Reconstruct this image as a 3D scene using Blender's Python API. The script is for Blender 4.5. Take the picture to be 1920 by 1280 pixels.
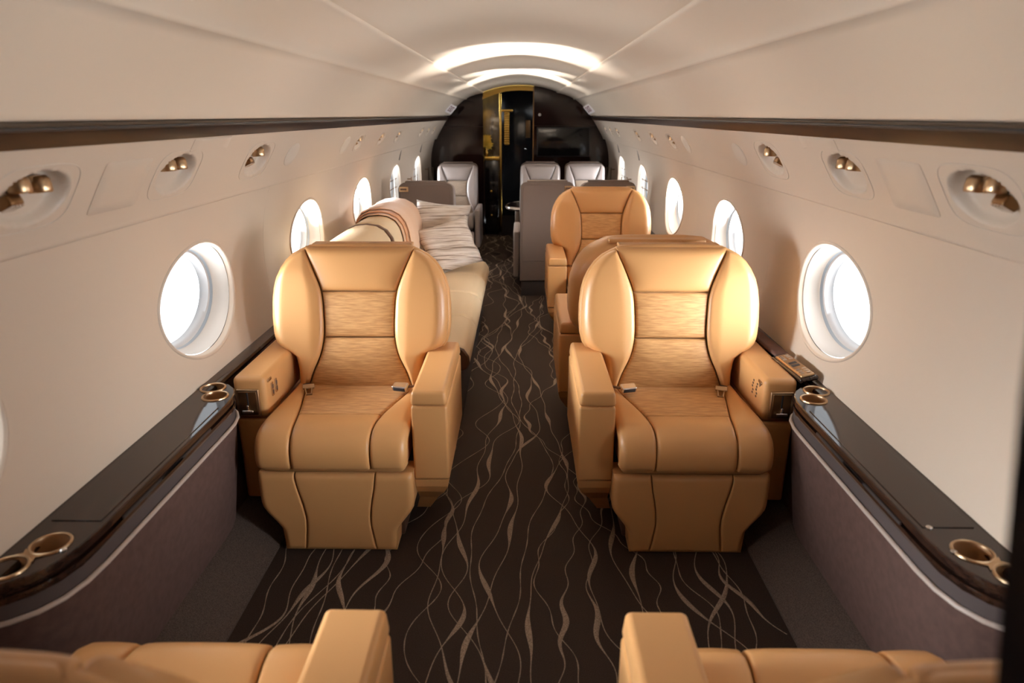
import bpy, math, random
from mathutils import Vector, Matrix
from mathutils.geometry import tessellate_polygon
random.seed(7)
for o in list(bpy.data.objects): bpy.data.objects.remove(o)
SC = bpy.context.scene
COL = SC.collection
PI = math.pi

# ------------------------------------------------------------------ camera
cd = bpy.data.cameras.new('camera'); cam = bpy.data.objects.new('camera', cd); COL.objects.link(cam)
cd.sensor_width = 36.0; cd.lens = 24.0; cd.clip_start = 0.02
VPU, VPV, F = 979.0, 215.0, 1280.0
d = Vector((VPU-960, 640-VPV, -F)).normalized()
zc = Vector((0, -d.z, d.y)).normalized()
if zc.y < 0: zc = -zc
xc = d.cross(zc)
# rows of the world->camera matrix built from camera-space images of the world axes
R = Matrix(((xc.x, d.x, zc.x), (xc.y, d.y, zc.y), (xc.z, d.z, zc.z)))
cam.matrix_world = Matrix.Translation((0.027, 0, 1.476)) @ R.transposed().to_4x4()
cd.dof.use_dof = True; cd.dof.focus_distance = 3.0; cd.dof.aperture_fstop = 2.8
SC.camera = cam

# ------------------------------------------------------------------ colour, sky
SC.view_settings.view_transform = 'Standard'; SC.view_settings.look = 'None'
SC.view_settings.gamma = 1.0; SC.view_settings.use_curve_mapping = False
SC.view_settings.exposure = 0.20
W = bpy.data.worlds.new('daylight'); SC.world = W; W.use_nodes = True
bg = W.node_tree.nodes['Background']; bg.inputs[0].default_value = (0.93, 0.97, 1.0, 1); bg.inputs[1].default_value = 1.0
# pale overcast surroundings: brightest low down, out to either side of the aircraft
def sky():
    nt = W.node_tree; N = nt.nodes; L = nt.links
    tc = N.new('ShaderNodeTexCoord'); sp = N.new('ShaderNodeSeparateXYZ'); L.new(tc.outputs['Generated'], sp.inputs[0])
    def m(op, a, b=None):
        n = N.new('ShaderNodeMath'); n.operation = op
        for i, v in enumerate((a, b)):
            if v is None: continue
            if isinstance(v, (int, float)): n.inputs[i].default_value = v
            else: L.new(v, n.inputs[i])
        return n.outputs[0]
    # a soft glow out to each side of the aircraft, a few degrees above the horizon
    tot = SKY_BASE
    for sx, az, el, k, pk in SKY_LOBES:
        cx, cy, cz = sx*math.cos(el)*math.cos(az), -math.cos(el)*math.sin(az), math.sin(el)
        dot = m('ADD', m('ADD', m('MULTIPLY', sp.outputs['X'], cx), m('MULTIPLY', sp.outputs['Y'], cy)), m('MULTIPLY', sp.outputs['Z'], cz))
        tot = m('ADD', m('MULTIPLY', m('POWER', 2.71828, m('MULTIPLY', m('SUBTRACT', dot, 1.0), k)), pk), tot)
    L.new(tot, bg.inputs[1])
SKY_BASE = 1.9
SKY_LOBES = [(-1, math.radians(4), math.radians(9), 30.0, 125.0), (1, math.radians(26), math.radians(9), 30.0, 100.0),
             (-1, math.radians(6), math.radians(-27), 9.0, 60.0), (1, math.radians(6), math.radians(-27), 9.0, 60.0)]
sky()
SC.cycles.max_bounces = 12; SC.cycles.diffuse_bounces = 8; SC.cycles.glossy_bounces = 4
SC.cycles.transparent_max_bounces = 12
SC.cycles.caustics_reflective = False; SC.cycles.caustics_refractive = False
SC.cycles.sample_clamp_indirect = 6.0

WIN_Y = [1.07, 2.33, 3.61, 4.92, 6.26, 7.60]
WIN_Z, WIN_A, WIN_B = 0.858, 0.285, 0.195
def area(name, loc, direction, sx, sy, power, col=(1, 1, 1), spread=PI, portal=False):
    l = bpy.data.lights.new(name, 'AREA'); l.shape = 'ELLIPSE'; l.size = sx; l.size_y = sy
    l.energy = power; l.color = col; l.spread = spread
    if portal: l.cycles.is_portal = True
    o = bpy.data.objects.new(name, l); COL.objects.link(o); o.location = loc
    o.rotation_euler = Vector(direction).to_track_quat('-Z', 'Y').to_euler()
    return o
for sd in (-1, 1):
    for y in WIN_Y:
        area('window_portal', (sd*1.227, y, WIN_Z+.005), (-sd, 0, 0), .62, .46, 1, portal=True)
# sunlight thrown back up from the pale apron and the wing into the aft windows
def beam(src, dst, size, power, col=(1, .97, .92)):
    v = Vector(dst)-Vector(src)
    area('apron_glare', src, v, size, size*8, power, col, spread=math.radians(28))
BEAMS = [(-1, 3.61, 4.05, .55), (1, 3.61, 4.05, .75), (-1, 4.92, 6.1, .7), (1, 4.92, 6.1, .7)]
for sd, wy, cy, k in BEAMS:
    w = Vector((sd*1.12, wy, WIN_Z)); dirn = (Vector((-sd*.1, cy, 1.8))-w)
    src = w - dirn.normalized()*3.0
    beam(src, w, .14, 230*k)

# ------------------------------------------------------------------ materials
def principled(name, col, rough=.5, metal=0., coat=0., sheen=0., spec=.5):
    m = bpy.data.materials.new(name); m.use_nodes = True
    b = m.node_tree.nodes['Principled BSDF']
    b.inputs['Base Color'].default_value = (*col, 1); b.inputs['Roughness'].default_value = rough
    b.inputs['Metallic'].default_value = metal; b.inputs['Coat Weight'].default_value = coat
    b.inputs['Coat Roughness'].default_value = .04
    b.inputs['Sheen Weight'].default_value = sheen; b.inputs['Specular IOR Level'].default_value = spec
    return m, m.node_tree, b
def noise_bump(m, nt, b, scale=(1, 1, 1), ns=200, strength=.15, dist=.001, colvar=None, detail=3, rough_n=.5):
    tc = nt.nodes.new('ShaderNodeTexCoord'); mp = nt.nodes.new('ShaderNodeMapping')
    mp.inputs['Scale'].default_value = scale
    nz = nt.nodes.new('ShaderNodeTexNoise'); nz.inputs['Scale'].default_value = ns; nz.inputs['Detail'].default_value = detail
    nt.links.new(tc.outputs['Object'], mp.inputs[0]); nt.links.new(mp.outputs[0], nz.inputs['Vector'])
    bp = nt.nodes.new('ShaderNodeBump'); bp.inputs['Strength'].default_value = strength; bp.inputs['Distance'].default_value = dist
    nt.links.new(nz.outputs['Fac'], bp.inputs['Height']); nt.links.new(bp.outputs[0], b.inputs['Normal'])
    if colvar:
        cr = nt.nodes.new('ShaderNodeValToRGB')
        cr.color_ramp.elements[0].position = .35; cr.color_ramp.elements[1].position = .65
        cr.color_ramp.elements[0].color = (*colvar[0], 1); cr.color_ramp.elements[1].color = (*colvar[1], 1)
        nt.links.new(nz.outputs['Fac'], cr.inputs[0]); nt.links.new(cr.outputs[0], b.inputs['Base Color'])
    return nz
M = {}
def mk(key, name, col, rough, bump=None, **k):
    m, nt, b = principled(name, col, rough, **k)
    if bump: noise_bump(m, nt, b, **bump)
    M[key] = m
mk('leather', 'tan leather', (.575, .295, .112), .36, dict(ns=260, strength=.12, dist=.0006), spec=.45)
mk('leather_d', 'tan leather piping', (.18, .08, .03), .5)
mk('suede', 'silky tan insert', (.50, .27, .11), .55, dict(scale=(2, 12, 22), ns=9, strength=.3, dist=.0015, colvar=((.40, .19, .062), (.58, .31, .118)), detail=8), sheen=.05)
mk('grey', 'grey leather', (.23, .185, .168), .42, dict(ns=220, strength=.1, dist=.0006))
mk('grey_d', 'dark taupe leather', (.115, .080, .063), .45, dict(ns=220, strength=.1, dist=.0006))
mk('grey_in', 'grey silk insert', (.33, .26, .20), .6, dict(scale=(2, 12, 22), ns=9, strength=.3, dist=.0015, colvar=((.19, .135, .095), (.26, .19, .14)), detail=8))
mk('grey_m', 'taupe inset leather', (.125, .086, .068), .5, dict(ns=220, strength=.1, dist=.0006), spec=.3)
mk('divan', 'cream leather', (.64, .49, .31), .45, dict(ns=200, strength=.12, dist=.0008))
mk('brown', 'brown leather piping', (.10, .05, .03), .45)
mk('wall', 'cream panel', (.545, .445, .355), .42, dict(ns=400, strength=.04, dist=.0004))
mk('ceil', 'cream ceiling panel', (.64, .53, .42), .36, dict(ns=400, strength=.04, dist=.0004))
mk('white', 'white window moulding', (.46, .45, .45), .4)
mk('reveal', 'cream window reveal', (.52, .47, .42), .45)
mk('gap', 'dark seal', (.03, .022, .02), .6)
mk('seal', 'grey window seal', (.30, .33, .36), .4)
mk('wood', 'espresso gloss wood', (.022, .011, .008), .07, dict(scale=(9, 1, 9), ns=14, strength=0, colvar=((.016, .008, .006), (.038, .018, .012)), detail=6))
mk('bulk', 'espresso gloss bulkhead', (.016, .007, .006), .08, dict(scale=(9, 9, 1), ns=8, strength=.02, dist=.002, colvar=((.014, .006, .0055), (.020, .009, .0075)), detail=6))
mk('trimwood', 'espresso trim veneer', (.018, .009, .007), .28, dict(scale=(9, 1.5, 9), ns=6, strength=0, colvar=((.012, .006, .005), (.030, .014, .009)), detail=6), spec=.3)
mk('mauve', 'mauve suede panel', (.150, .092, .075), .8, dict(ns=40, strength=.08, dist=.001, colvar=((.088, .050, .041), (.108, .062, .051)), detail=5), spec=.15)
mk('ribbed', 'ribbed grey fabric', (.075, .058, .055), .75, spec=.2)
mk('pipe', 'pale piping', (.42, .34, .29), .5)
mk('carpet', 'dark brown carpet', (.045, .030, .023), .95, dict(ns=420, strength=.8, dist=.003, colvar=((.030, .019, .0145), (.056, .038, .029)), detail=4), spec=.12)
mk('carpet_l', 'carpet strand', (.19, .135, .095), .95, dict(ns=300, strength=.8, dist=.003, colvar=((.16, .105, .07), (.34, .25, .18)), detail=4), sheen=.05)
mk('carpet_p', 'plain grey brown carpet', (.13, .10, .088), .95, dict(ns=380, strength=.9, dist=.004, colvar=((.055, .038, .031), (.125, .09, .074)), detail=4), spec=.1)
mk('bronze', 'brushed champagne metal', (.50, .34, .20), .32, metal=1.)
mk('chrome', 'polished metal', (.75, .70, .66), .14, metal=1.)
mk('gold', 'polished gold', (.55, .36, .09), .25, metal=1.)
mk('bronze_d', 'dark bronze', (.22, .12, .055), .35, metal=1.)
mk('well', 'satin bronze cup lining', (.42, .22, .10), .45, metal=.3)
mk('black', 'black gloss', (.006, .006, .007), .12)
mk('slot', 'dark slot', (.10, .085, .075), .5)
mk('blackp', 'black plastic', (.02, .02, .022), .4)
mk('buckle', 'dark blue grey plastic', (.03, .04, .06), .3)
mk('lens', 'reading light lens', (.75, .72, .66), .2)
mk('throw', 'peach cashmere throw', (.62, .37, .22), .85, dict(ns=120, strength=.4, dist=.002), sheen=.5)
mk('throw_d', 'copper throw lining', (.50, .22, .09), .7, sheen=.3)
mk('sign', 'pale placard', (.85, .78, .76), .5)
mk('signink', 'red placard lettering', (.18, .02, .03), .5)
mk('perf', 'perforated cream grille', (.58, .50, .42), .6, dict(ns=900, strength=.5, dist=.002))
mk('galley', 'dark galley veneer', (.055, .032, .010), .2, dict(scale=(1, 1, .3), ns=6, strength=0, colvar=((.03, .018, .006), (.09, .055, .015)), detail=5), coat=.5)
mk('petal', 'yellow flower petal', (.75, .50, .06), .6)
mk('leaf', 'green leaf', (.08, .16, .03), .6)
# silky striped cushion
def stripes():
    m, nt, b = principled('striped silk', (.6, .55, .5), .55, sheen=.2)
    tc = nt.nodes.new('ShaderNodeTexCoord'); mp = nt.nodes.new('ShaderNodeMapping'); mp.inputs['Scale'].default_value = (.7, .7, 24); mp.inputs['Rotation'].default_value = (0, math.radians(-7), 0)
    nz = nt.nodes.new('ShaderNodeTexNoise'); nz.inputs['Scale'].default_value = 3.0; nz.inputs['Detail'].default_value = 6; nz.inputs['Distortion'].default_value = .35
    cr = nt.nodes.new('ShaderNodeValToRGB'); e = cr.color_ramp.elements
    e[0].position = .38; e[0].color = (.13, .09, .065, 1); e[1].position = .60; e[1].color = (.66, .61, .56, 1)
    k = e.new(.44); k.color = (.42, .35, .29, 1); k = e.new(.50); k.color = (.66, .60, .54, 1); k = e.new(.55); k.color = (.40, .33, .28, 1)
    nt.links.new(tc.outputs['Object'], mp.inputs[0]); nt.links.new(mp.outputs[0], nz.inputs['Vector'])
    nt.links.new(nz.outputs['Fac'], cr.inputs[0]); nt.links.new(cr.outputs[0], b.inputs['Base Color'])
    M['stripe'] = m
stripes()
def glass():
    m = bpy.data.materials.new('window acrylic'); m.use_nodes = True; nt = m.node_tree; nt.nodes.clear()
    out = nt.nodes.new('ShaderNodeOutputMaterial'); mix = nt.nodes.new('ShaderNodeMixShader')
    tr = nt.nodes.new('ShaderNodeBsdfTransparent'); tr.inputs[0].default_value = (.95, .97, .99, 1)
    gl = nt.nodes.new('ShaderNodeBsdfGlossy'); gl.inputs['Roughness'].default_value = .03
    lw = nt.nodes.new('ShaderNodeLayerWeight'); lw.inputs[0].default_value = .5
    pw = nt.nodes.new('ShaderNodeMath'); pw.operation = 'POWER'; pw.inputs[1].default_value = 5
    ma = nt.nodes.new('ShaderNodeMath'); ma.operation = 'MULTIPLY_ADD'; ma.inputs[1].default_value = .5; ma.inputs[2].default_value = .04
    nt.links.new(lw.outputs['Facing'], pw.inputs[0]); nt.links.new(pw.outputs[0], ma.inputs[0]); nt.links.new(ma.outputs[0], mix.inputs[0]); nt.links.new(tr.outputs[0], mix.inputs[1]); nt.links.new(gl.outputs[0], mix.inputs[2])
    nt.links.new(mix.outputs[0], out.inputs[0]); M['glass'] = m
glass()

# ------------------------------------------------------------------ helpers
def tag(o, label=None, cat=None, group=None, kind=None):
    if label: o['label'] = label
    if cat: o['category'] = cat
    if group: o['group'] = group
    if kind: o['kind'] = kind
    return o
def empty(name, loc=(0, 0, 0), rz=0, label=None, cat=None, group=None, kind=None):
    o = bpy.data.objects.new(name, None); COL.objects.link(o); o.location = loc; o.rotation_euler = (0, 0, rz)
    o.empty_display_size = .1
    return tag(o, label, cat, group, kind)
def kids(o): return [c for c in bpy.data.objects if c.parent == o]
def copy_tree(o, parent=None):
    c = o.copy(); COL.objects.link(c)
    if parent: c.parent = parent
    for ch in kids(o): copy_tree(ch, c)
    return c
class MB:
    """collects shapes and links them as one mesh object"""
    def __init__(s): s.v = []; s.f = []; s.m = []; s.sm = []
    def add(s, vs, fs, mi=0, smooth=True, T=None):
        o = len(s.v)
        for p in vs:
            p = Vector(p); s.v.append(T @ p if T else p)
        for f in fs: s.f.append([i+o for i in f]); s.m.append(mi); s.sm.append(smooth)
        return s
    def grid(s, nu, nv, fn, cu=False, cv=False, mi=0, T=None):
        vs = [fn(i/nu, j/nv) for j in range(nv+(0 if cv else 1)) for i in range(nu+(0 if cu else 1))]
        W_ = nu+(0 if cu else 1); H_ = nv+(0 if cv else 1); fs = []
        for j in range(nv):
            for i in range(nu):
                a = j*W_+i; b = j*W_+(i+1) % W_; c = ((j+1) % H_)*W_+(i+1) % W_; e = ((j+1) % H_)*W_+i
                fs.append((a, b, c, e))
        return s.add(vs, fs, mi, True, T)
    def loft(s, rings, mi=0, cap=(True, True), smooth=True, T=None, closed=True):
        n = len(rings[0]); vs = [p for r in rings for p in r]; fs = []
        for j in range(len(rings)-1):
            for i in range(n if closed else n-1):
                fs.append((j*n+i, j*n+(i+1) % n, (j+1)*n+(i+1) % n, (j+1)*n+i))
        s.add(vs, fs, mi, smooth, T)
        if closed:
            if cap[0]: s.add(rings[0], [list(range(n))[::-1]], mi, False, T)
            if cap[1]: s.add(rings[-1], [list(range(n))], mi, False, T)
        return s
    def box(s, x0, x1, y0, y1, z0, z1, r=.004, n=3, mi=0, T=None, tx=0., ty=0.):
        """rounded box; tx, ty shrink the top half-sizes"""
        r = min(r, (x1-x0)/2.01, (y1-y0)/2.01, (z1-z0)/2.01)
        cx, cy = (x0+x1)/2, (y0+y1)/2; hx, hy = (x1-x0)/2, (y1-y0)/2
        def ring(z, ins):
            k = (z-z0)/max(1e-6, z1-z0); ax = hx-ins-tx*k; ay = hy-ins-ty*k; rr = max(r-ins, .0006); pts = []
            for q, (sx, sy) in enumerate(((1, 1), (-1, 1), (-1, -1), (1, -1))):
                for t in range(n+1):
                    a = (q+t/n)*PI/2
                    pts.append(Vector((cx+sx*(ax-rr)+rr*math.cos(a), cy+sy*(ay-rr)+rr*math.sin(a), z)))
            return pts
        rings = []
        for t in range(n+1):
            a = t/n*PI/2; rings.append(ring(z0+r-r*math.cos(a), r-r*math.sin(a)))
        for t in range(n+1):
            a = t/n*PI/2; rings.append(ring(z1-r+r*math.sin(a), r-r*math.cos(a)))
        return s.loft(rings, mi, T=T)
    def tube(s, pts, rad, n=8, mi=0, closed=False, cap=True, T=None, flat=1.0, up=Vector((0, 0, 1))):
        pts = [Vector(p) for p in pts]; N = len(pts); rings = []
        for k in range(N):
            a = pts[(k-1) % N] if (closed or k > 0) else pts[k]; b = pts[(k+1) % N] if (closed or k < N-1) else pts[k]
            t = (b-a).normalized(); u = up if abs(t.dot(up)) < .95 else Vector((1, 0, 0))
            e1 = t.cross(u).normalized(); e2 = e1.cross(t).normalized()
            rr = rad(k/(N-1)) if callable(rad) else rad
            rings.append([pts[k]+e1*math.cos(2*PI*i/n)*rr+e2*math.sin(2*PI*i/n)*rr*flat for i in range(n)])
        if closed: rings.append(rings[0]); cap = False
        return s.loft(rings, mi, cap=(cap, cap), T=T)
    def lathe(s, prof, c=(0, 0, 0), n=24, mi=0, T=None, cap=(False, False)):
        c = Vector(c)
        rings = [[c+Vector((r*math.cos(2*PI*i/n), r*math.sin(2*PI*i/n), z)) for i in range(n)] for r, z in prof]
        return s.loft(rings, mi, cap=cap, T=T)
    def prism(s, poly, h, mi=0, bev=0., T=None):
        """poly: list of Vector; h: extrusion vector"""
        h = Vector(h); a = [Vector(p) for p in poly]
        c = sum(a, Vector())/len(a); hn = h.normalized()
        def ins(q, dd): return [p-(p-c).normalized()*dd for p in q]
        if bev: rings = [ins(a, bev), [p+hn*bev for p in a], [p+h-hn*bev for p in a], [p+h for p in ins(a, bev)]]
        else: rings = [a, [p+h for p in a]]
        return s.loft(rings, mi, smooth=bool(bev), T=T)
    def build(s, name, mat, parent=None, kind=None, sharp=40):
        me = bpy.data.meshes.new(name); me.from_pydata([tuple(v) for v in s.v], [], s.f); me.validate()
        mats = mat if isinstance(mat, (list, tuple)) else [mat]
        for m in mats: me.materials.append(M[m])
        if len(me.polygons) == len(s.f):
            me.polygons.foreach_set('material_index', s.m)
            me.polygons.foreach_set('use_smooth', s.sm)
        me.update()
        import bmesh
        bm = bmesh.new(); bm.from_mesh(me); bmesh.ops.remove_doubles(bm, verts=bm.verts, dist=1e-6)
        bmesh.ops.recalc_face_normals(bm, faces=bm.faces)
        for e in bm.edges:
            if len(e.link_faces) == 2 and e.calc_face_angle(0) > math.radians(sharp): e.smooth = False
        bm.to_mesh(me); bm.free()
        o = bpy.data.objects.new(name, me); COL.objects.link(o)
        if parent: o.parent = parent
        if kind: o['kind'] = kind
        return o
def interp(tab, x):
    if x <= tab[0][0]: return tab[0][1]
    for (a, fa), (b, fb) in zip(tab, tab[1:]):
        if x <= b:
            t = (x-a)/(b-a); return fa+(fb-fa)*t
    return tab[-1][1]
def smooth_tab(tab):
    """cubic (catmull-rom style) interpolation of a table"""
    xs = [a for a, _ in tab]; ys = [b for _, b in tab]; n = len(xs)
    ms = []
    for i in range(n):
        if i == 0: ms.append((ys[1]-ys[0])/(xs[1]-xs[0]))
        elif i == n-1: ms.append((ys[-1]-ys[-2])/(xs[-1]-xs[-2]))
        else: ms.append((ys[i+1]-ys[i-1])/(xs[i+1]-xs[i-1]))
    def f(x):
        x = min(max(x, xs[0]), xs[-1])
        for i in range(n-1):
            if x <= xs[i+1]:
                h = xs[i+1]-xs[i]; t = (x-xs[i])/h
                return (2*t**3-3*t*t+1)*ys[i]+(t**3-2*t*t+t)*h*ms[i]+(-2*t**3+3*t*t)*ys[i+1]+(t**3-t*t)*h*ms[i+1]
        return ys[-1]
    return f
def drop(dd, r):
    if dd >= r or r <= 0: return 0.
    dd = max(dd, 0); return r-math.sqrt(max(0, r*r-(r-dd)**2))
def panel(S, L, Rr, s0, s1, rad, h=0., crown=0., extra=None, nu=22, nv=26, gap=.0018, mx=1):
    """a padded leather panel on surface S(x, s) -> (point, normal) between the seams L(s) and Rr(s)"""
    mb = MB()
    def fn(u, v):
        u = (1-math.cos(PI*u))/2; v = (1-math.cos(PI*v))/2
        s = s0+gap+(s1-s0-2*gap)*v; l = L(s)+gap; r = Rr(s)-gap
        if r < l: l = r = (l+r)/2
        x = l+(r-l)*u
        dp = drop(x-l, rad[0])+drop(r-x, rad[1])+drop(s-s0-gap, rad[2])+drop(s1-gap-s, rad[3])
        dp = min(dp, max(rad))
        p, n = S(x, s)
        hh = h+crown*(1-(2*u-1)**4)*(1-(2*v-1)**4)-dp
        if extra: hh += extra(u, v)
        q = p+n*hh
        return Vector((q.x*mx, q.y, q.z))
    mb.grid(nu, nv, fn)
    return mb

# ------------------------------------------------------------------ cabin seat
CUSH = [(.022, .335), (.004, .352), (-.003, .385), (.002, .422), (.022, .456), (.060, .476), (.12, .481), (.25, .474), (.40, .463), (.53, .456)]
_cs = [0.]
for a, b in zip(CUSH, CUSH[1:]): _cs.append(_cs[-1]+math.hypot(b[0]-a[0], b[1]-a[1]))
_cy = smooth_tab([(s, p[0]) for s, p in zip(_cs, CUSH)]); _cz = smooth_tab([(s, p[1]) for s, p in zip(_cs, CUSH)])
SMAX = _cs[-1]
def cush_S(x, s):
    e = .004; y0, z0 = _cy(s-e), _cz(s-e); y1, z1 = _cy(s+e), _cz(s+e)
    t = Vector((0, y1-y0, z1-z0)).normalized(); n = Vector((0, -t.z, t.y))
    return Vector((x, _cy(s), _cz(s))), n
BT = Vector((0, .13, .605)).normalized(); BN = Vector((0, -BT.z, BT.y)); BP = Vector((0, .48, .40))
_lum = smooth_tab([(0, .0), (.08, .008), (.18, .014), (.3, .010), (.45, .004), (.62, .0), (.7, 0)])
def back_S(x, t): return BP+BT*t+Vector((x, 0, 0))+BN*(_lum(t)-.015*(abs(x)/.3)**2*0), BN
def make_seat(name, style, m):
    """m=+1: aisle arm on local +x.  local: faces -y, cushion front at y=0"""
    tan = style == 'tan'
    lea, ins = ('leather', 'suede') if tan else ('grey', 'grey_in')
    root = empty(name)
    kx = 1.0 if tan else .84
    # --- cushion
    c = smooth_tab([(0, .134*kx), (.16, .134*kx), (.27, .145*kx), (.38, .166*kx), (.5, .192*kx), (.7, .22*kx)])
    HWc = .258*kx
    lf = lambda k: (lambda s: k)
    neg = lambda f: (lambda s: -f(s))
    rb = .028
    bol = lambda u, v: .014*math.sin(PI*u)*v
    panel(cush_S, lf(-HWc), neg(c), 0, SMAX, (rb, .010, .02, .01), extra=bol, mx=m).build('cushion_bolster', M_(lea), root)
    panel(cush_S, c, lf(HWc), 0, SMAX, (.010, rb, .02, .01), extra=bol, mx=m).build('cushion_bolster', M_(lea), root)
    panel(cush_S, neg(c), c, 0, .285, (.010, .010, .02, .003), crown=.004, mx=m, gap=.0016).build('cushion_front', M_(lea), root)
    panel(cush_S, neg(c), c, .285, SMAX-.02, (.008, .008, .003, .01), crown=.002, mx=m, gap=.0012).build('cushion_insert', M_(ins), root)
    b = MB(); b.box(-HWc+.012, HWc-.012, .022, .52, .325, .450, .02); b.build('cushion_base', M_(lea), root)
    # --- backrest
    if tan:
        wt = [(0, .245), (.12, .248), (.175, .258), (.195, .285), (.205, .312), (.225, .334), (.26, .345), (.32, .350), (.40, .349), (.46, .340), (.50, .325), (.54, .301), (.57, .272), (.59, .240), (.603, .200)]
        at = smooth_tab([(.0, .225), (.03, .213), (.11, .186), (.18, .155), (.25, .140), (.34, .140), (.43, .149), (.52, .182), (.603, .217), (.7, .25)])
        top = .603; rout = .040
    else:
        wt = [(0, .205), (.15, .212), (.3, .218), (.45, .220), (.56, .219), (.59, .212), (.605, .195), (.61, .18)]
        at = smooth_tab([(.0, .20), (.03, .19), (.10, .165), (.2, .125), (.3, .108), (.43, .118), (.52, .150), (.61, .178), (.7, .21)])
        top = .61; rout = .03
    w = smooth_tab(wt) if not tan else (lambda t: interp(wt, t))
    w0 = w; w = (lambda t: (w0(t-.008)+w0(t)+w0(t+.008))/3)
    prot = .024 if tan else .015
    bx = lambda u, v: prot*min(1, math.sin(PI*min(1, .12+.76*u))*1.25)*min(1, (1-v)*6)
    bxm = lambda u, v: bx(1-u, v)
    panel(back_S, at, w, .015, top, (.012, rout, .01, .02), extra=bx, mx=m, nu=26, nv=46).build('backrest_bolster', M_(lea), root)
    panel(back_S, neg(w), neg(at), .015, top, (rout, .012, .01, .02), extra=bxm, mx=m, nu=26, nv=46).build('backrest_bolster', M_(lea), root)
    panel(back_S, neg(at), at, .43, .609, (.010, .010, .010, .035), crown=.014, mx=m).build('headrest', M_(lea), root)
    panel(back_S, neg(at), at, .25, .43, (.008, .008, .010, .010), crown=.006, mx=m).build('backrest_insert', M_(ins), root)
    panel(back_S, neg(at), at, .015, .25, (.008, .008, .010, .010), crown=.010, mx=m).build('backrest_insert', M_(ins), root)
    # shell behind, following the outline
    ts = [.0, .06, .12, .165, .185, .2, .215, .235, .27, .32, .38, .44, .48, .52, .55, .575, .592]
    ts = [t*(1 if tan else top/.603) for t in ts]
    out = [(w(t), t) for t in ts]+[(w(top)-.01, top+.004), (w(top)*.6, top+.010)]
    out = out+[(0, top+.011)]+[(-x, t) for x, t in reversed(out)]
    def ring(dd, ins_, dz=0):
        pts = []
        for x, t in out:
            vx = Vector((x, t-.33)); L_ = vx.length; k = (L_-ins_)/L_
            p = BP+BT*(.33+vx.y*k)+Vector((vx.x*k, 0, 0))+BN*dd
            pts.append(Vector((p.x*m, p.y, p.z)))
        return pts
    b = MB(); b.loft([ring(-.012, .03), ring(-.020, .004), ring(-.030, -.004), ring(-.040, -.006), ring(-.075, -.004), ring(-.105, .004), ring(-.125, .022), ring(-.135, .05)])
    sh = b.build('seat_shell', M_(lea), root, sharp=60)
    if tan:
        b = MB()
        T = Matrix.Translation(BP+BT*.60+BN*-.085) @ Matrix(((1, 0, 0, 0), (0, BT.y, -BN.y, 0), (0, BT.z, -BN.z, 0), (0, 0, 0, 1)))
        # thin folding flap along the top of the shell
        T = Matrix.Translation(BP+BT*.612-BN*.085)
        b.box(-.20, .20, -.028, .030, -.006, .010, .005, T=T); b.box(-.10, .10, .018, .036, -.02, .004, .003, T=T)
        b.build('shell_flap', M_(lea), root)
    if tan:
        # --- leg rest
        hw = smooth_tab([(.0, .200), (.05, .203), (.09, .206), (.115, .222), (.165, .258), (.19, .268), (.25, .269), (.33, .268)])
        fs = smooth_tab([(.0, .128), (.06, .119), (.13, .112), (.2, .120), (.27, .134), (.33, .140)])
        lr_S = lambda x, s: (Vector((x, .030+.012*(1-s/.315), s)), Vector((0, -1, 0)))
        panel(lr_S, neg(hw), neg(fs), .006, .316, (.022, .006, .012, .022), mx=m).build('leg_rest_bolster', M_(lea), root)
        panel(lr_S, fs, hw, .006, .316, (.006, .022, .012, .022), mx=m).build('leg_rest_bolster', M_(lea), root)
        lr = panel(lr_S, neg(fs), fs, .006, .316, (.006, .006, .012, .022), crown=.003, mx=m).build('leg_rest', M_(lea), root)
        zz = [.006, .05, .09, .115, .165, .19, .25, .312]
        poly = [Vector((hw(z)-.003, .05, z)) for z in zz]+[Vector((-hw(z)+.003, .05, z)) for z in reversed(zz)]
        b = MB(); b.prism(poly, (0, .09, 0)); b.build('leg_rest_board', M_(lea), root, sharp=25)
        # --- aisle arm
        b = MB()
        def arm(z0, z1, x0, x1, y0, y1, r, tx=0.): b.box(min(m*x0, m*x1), max(m*x0, m*x1), y0, y1, z0, z1, r, tx=tx)
        arm(.548, .600, .262, .388, .080, .62, .012, .006)
        b.build('armrest', M_(lea), root)
        b = MB(); arm(.268, .546, .264, .388, .083, .62, .010); b.build('arm_panel', M_(lea), root)
        b = MB()
        rr = []
        for z, x0, x1, y0, y1 in ((.266, .266, .386, .087, .61), (.235, .268, .380, .095, .60), (.20, .268, .365, .12, .57), (.13, .262, .33, .20, .50), (.05, .24, .29, .26, .46)):
            rr.append([Vector((m*x0, y0, z)), Vector((m*x1, y0, z)), Vector((m*x1, y1, z)), Vector((m*x0, y1, z))])
        b.loft(rr, smooth=False); b.build('arm_skirt', M_(lea), root)
        # --- window side arm
        b = MB()
        b.box(min(-m*.268, -m*.385), max(-m*.268, -m*.385), .205, .66, .44, .600, .020, n=4)
        b.build('armrest', M_(lea), root)
        b = MB(); b.box(min(-m*.275, -m*.385), max(-m*.275, -m*.385), .205, .62, .12, .438, .01); b.build('arm_panel', M_(lea), root)
        # lever plate on its front
        xa, xb = sorted((-m*.292, -m*.372))
        b = MB(); b.box(xa, xb, .197, .210, .452, .556, .004); pl = b.build('control_plate', M_('bronze'), root)
        b = MB(); b.box(xa+.008, xb-.008, .1945, .199, .460, .548, .002); b.build('control_face', M_('bronze_d'), pl)
        b = MB(); b.box((xa+xb)/2-.003, (xa+xb)/2+.003, .1935, .196, .485, .545, .001); b.build('slot', M_('blackp'), pl)
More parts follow.
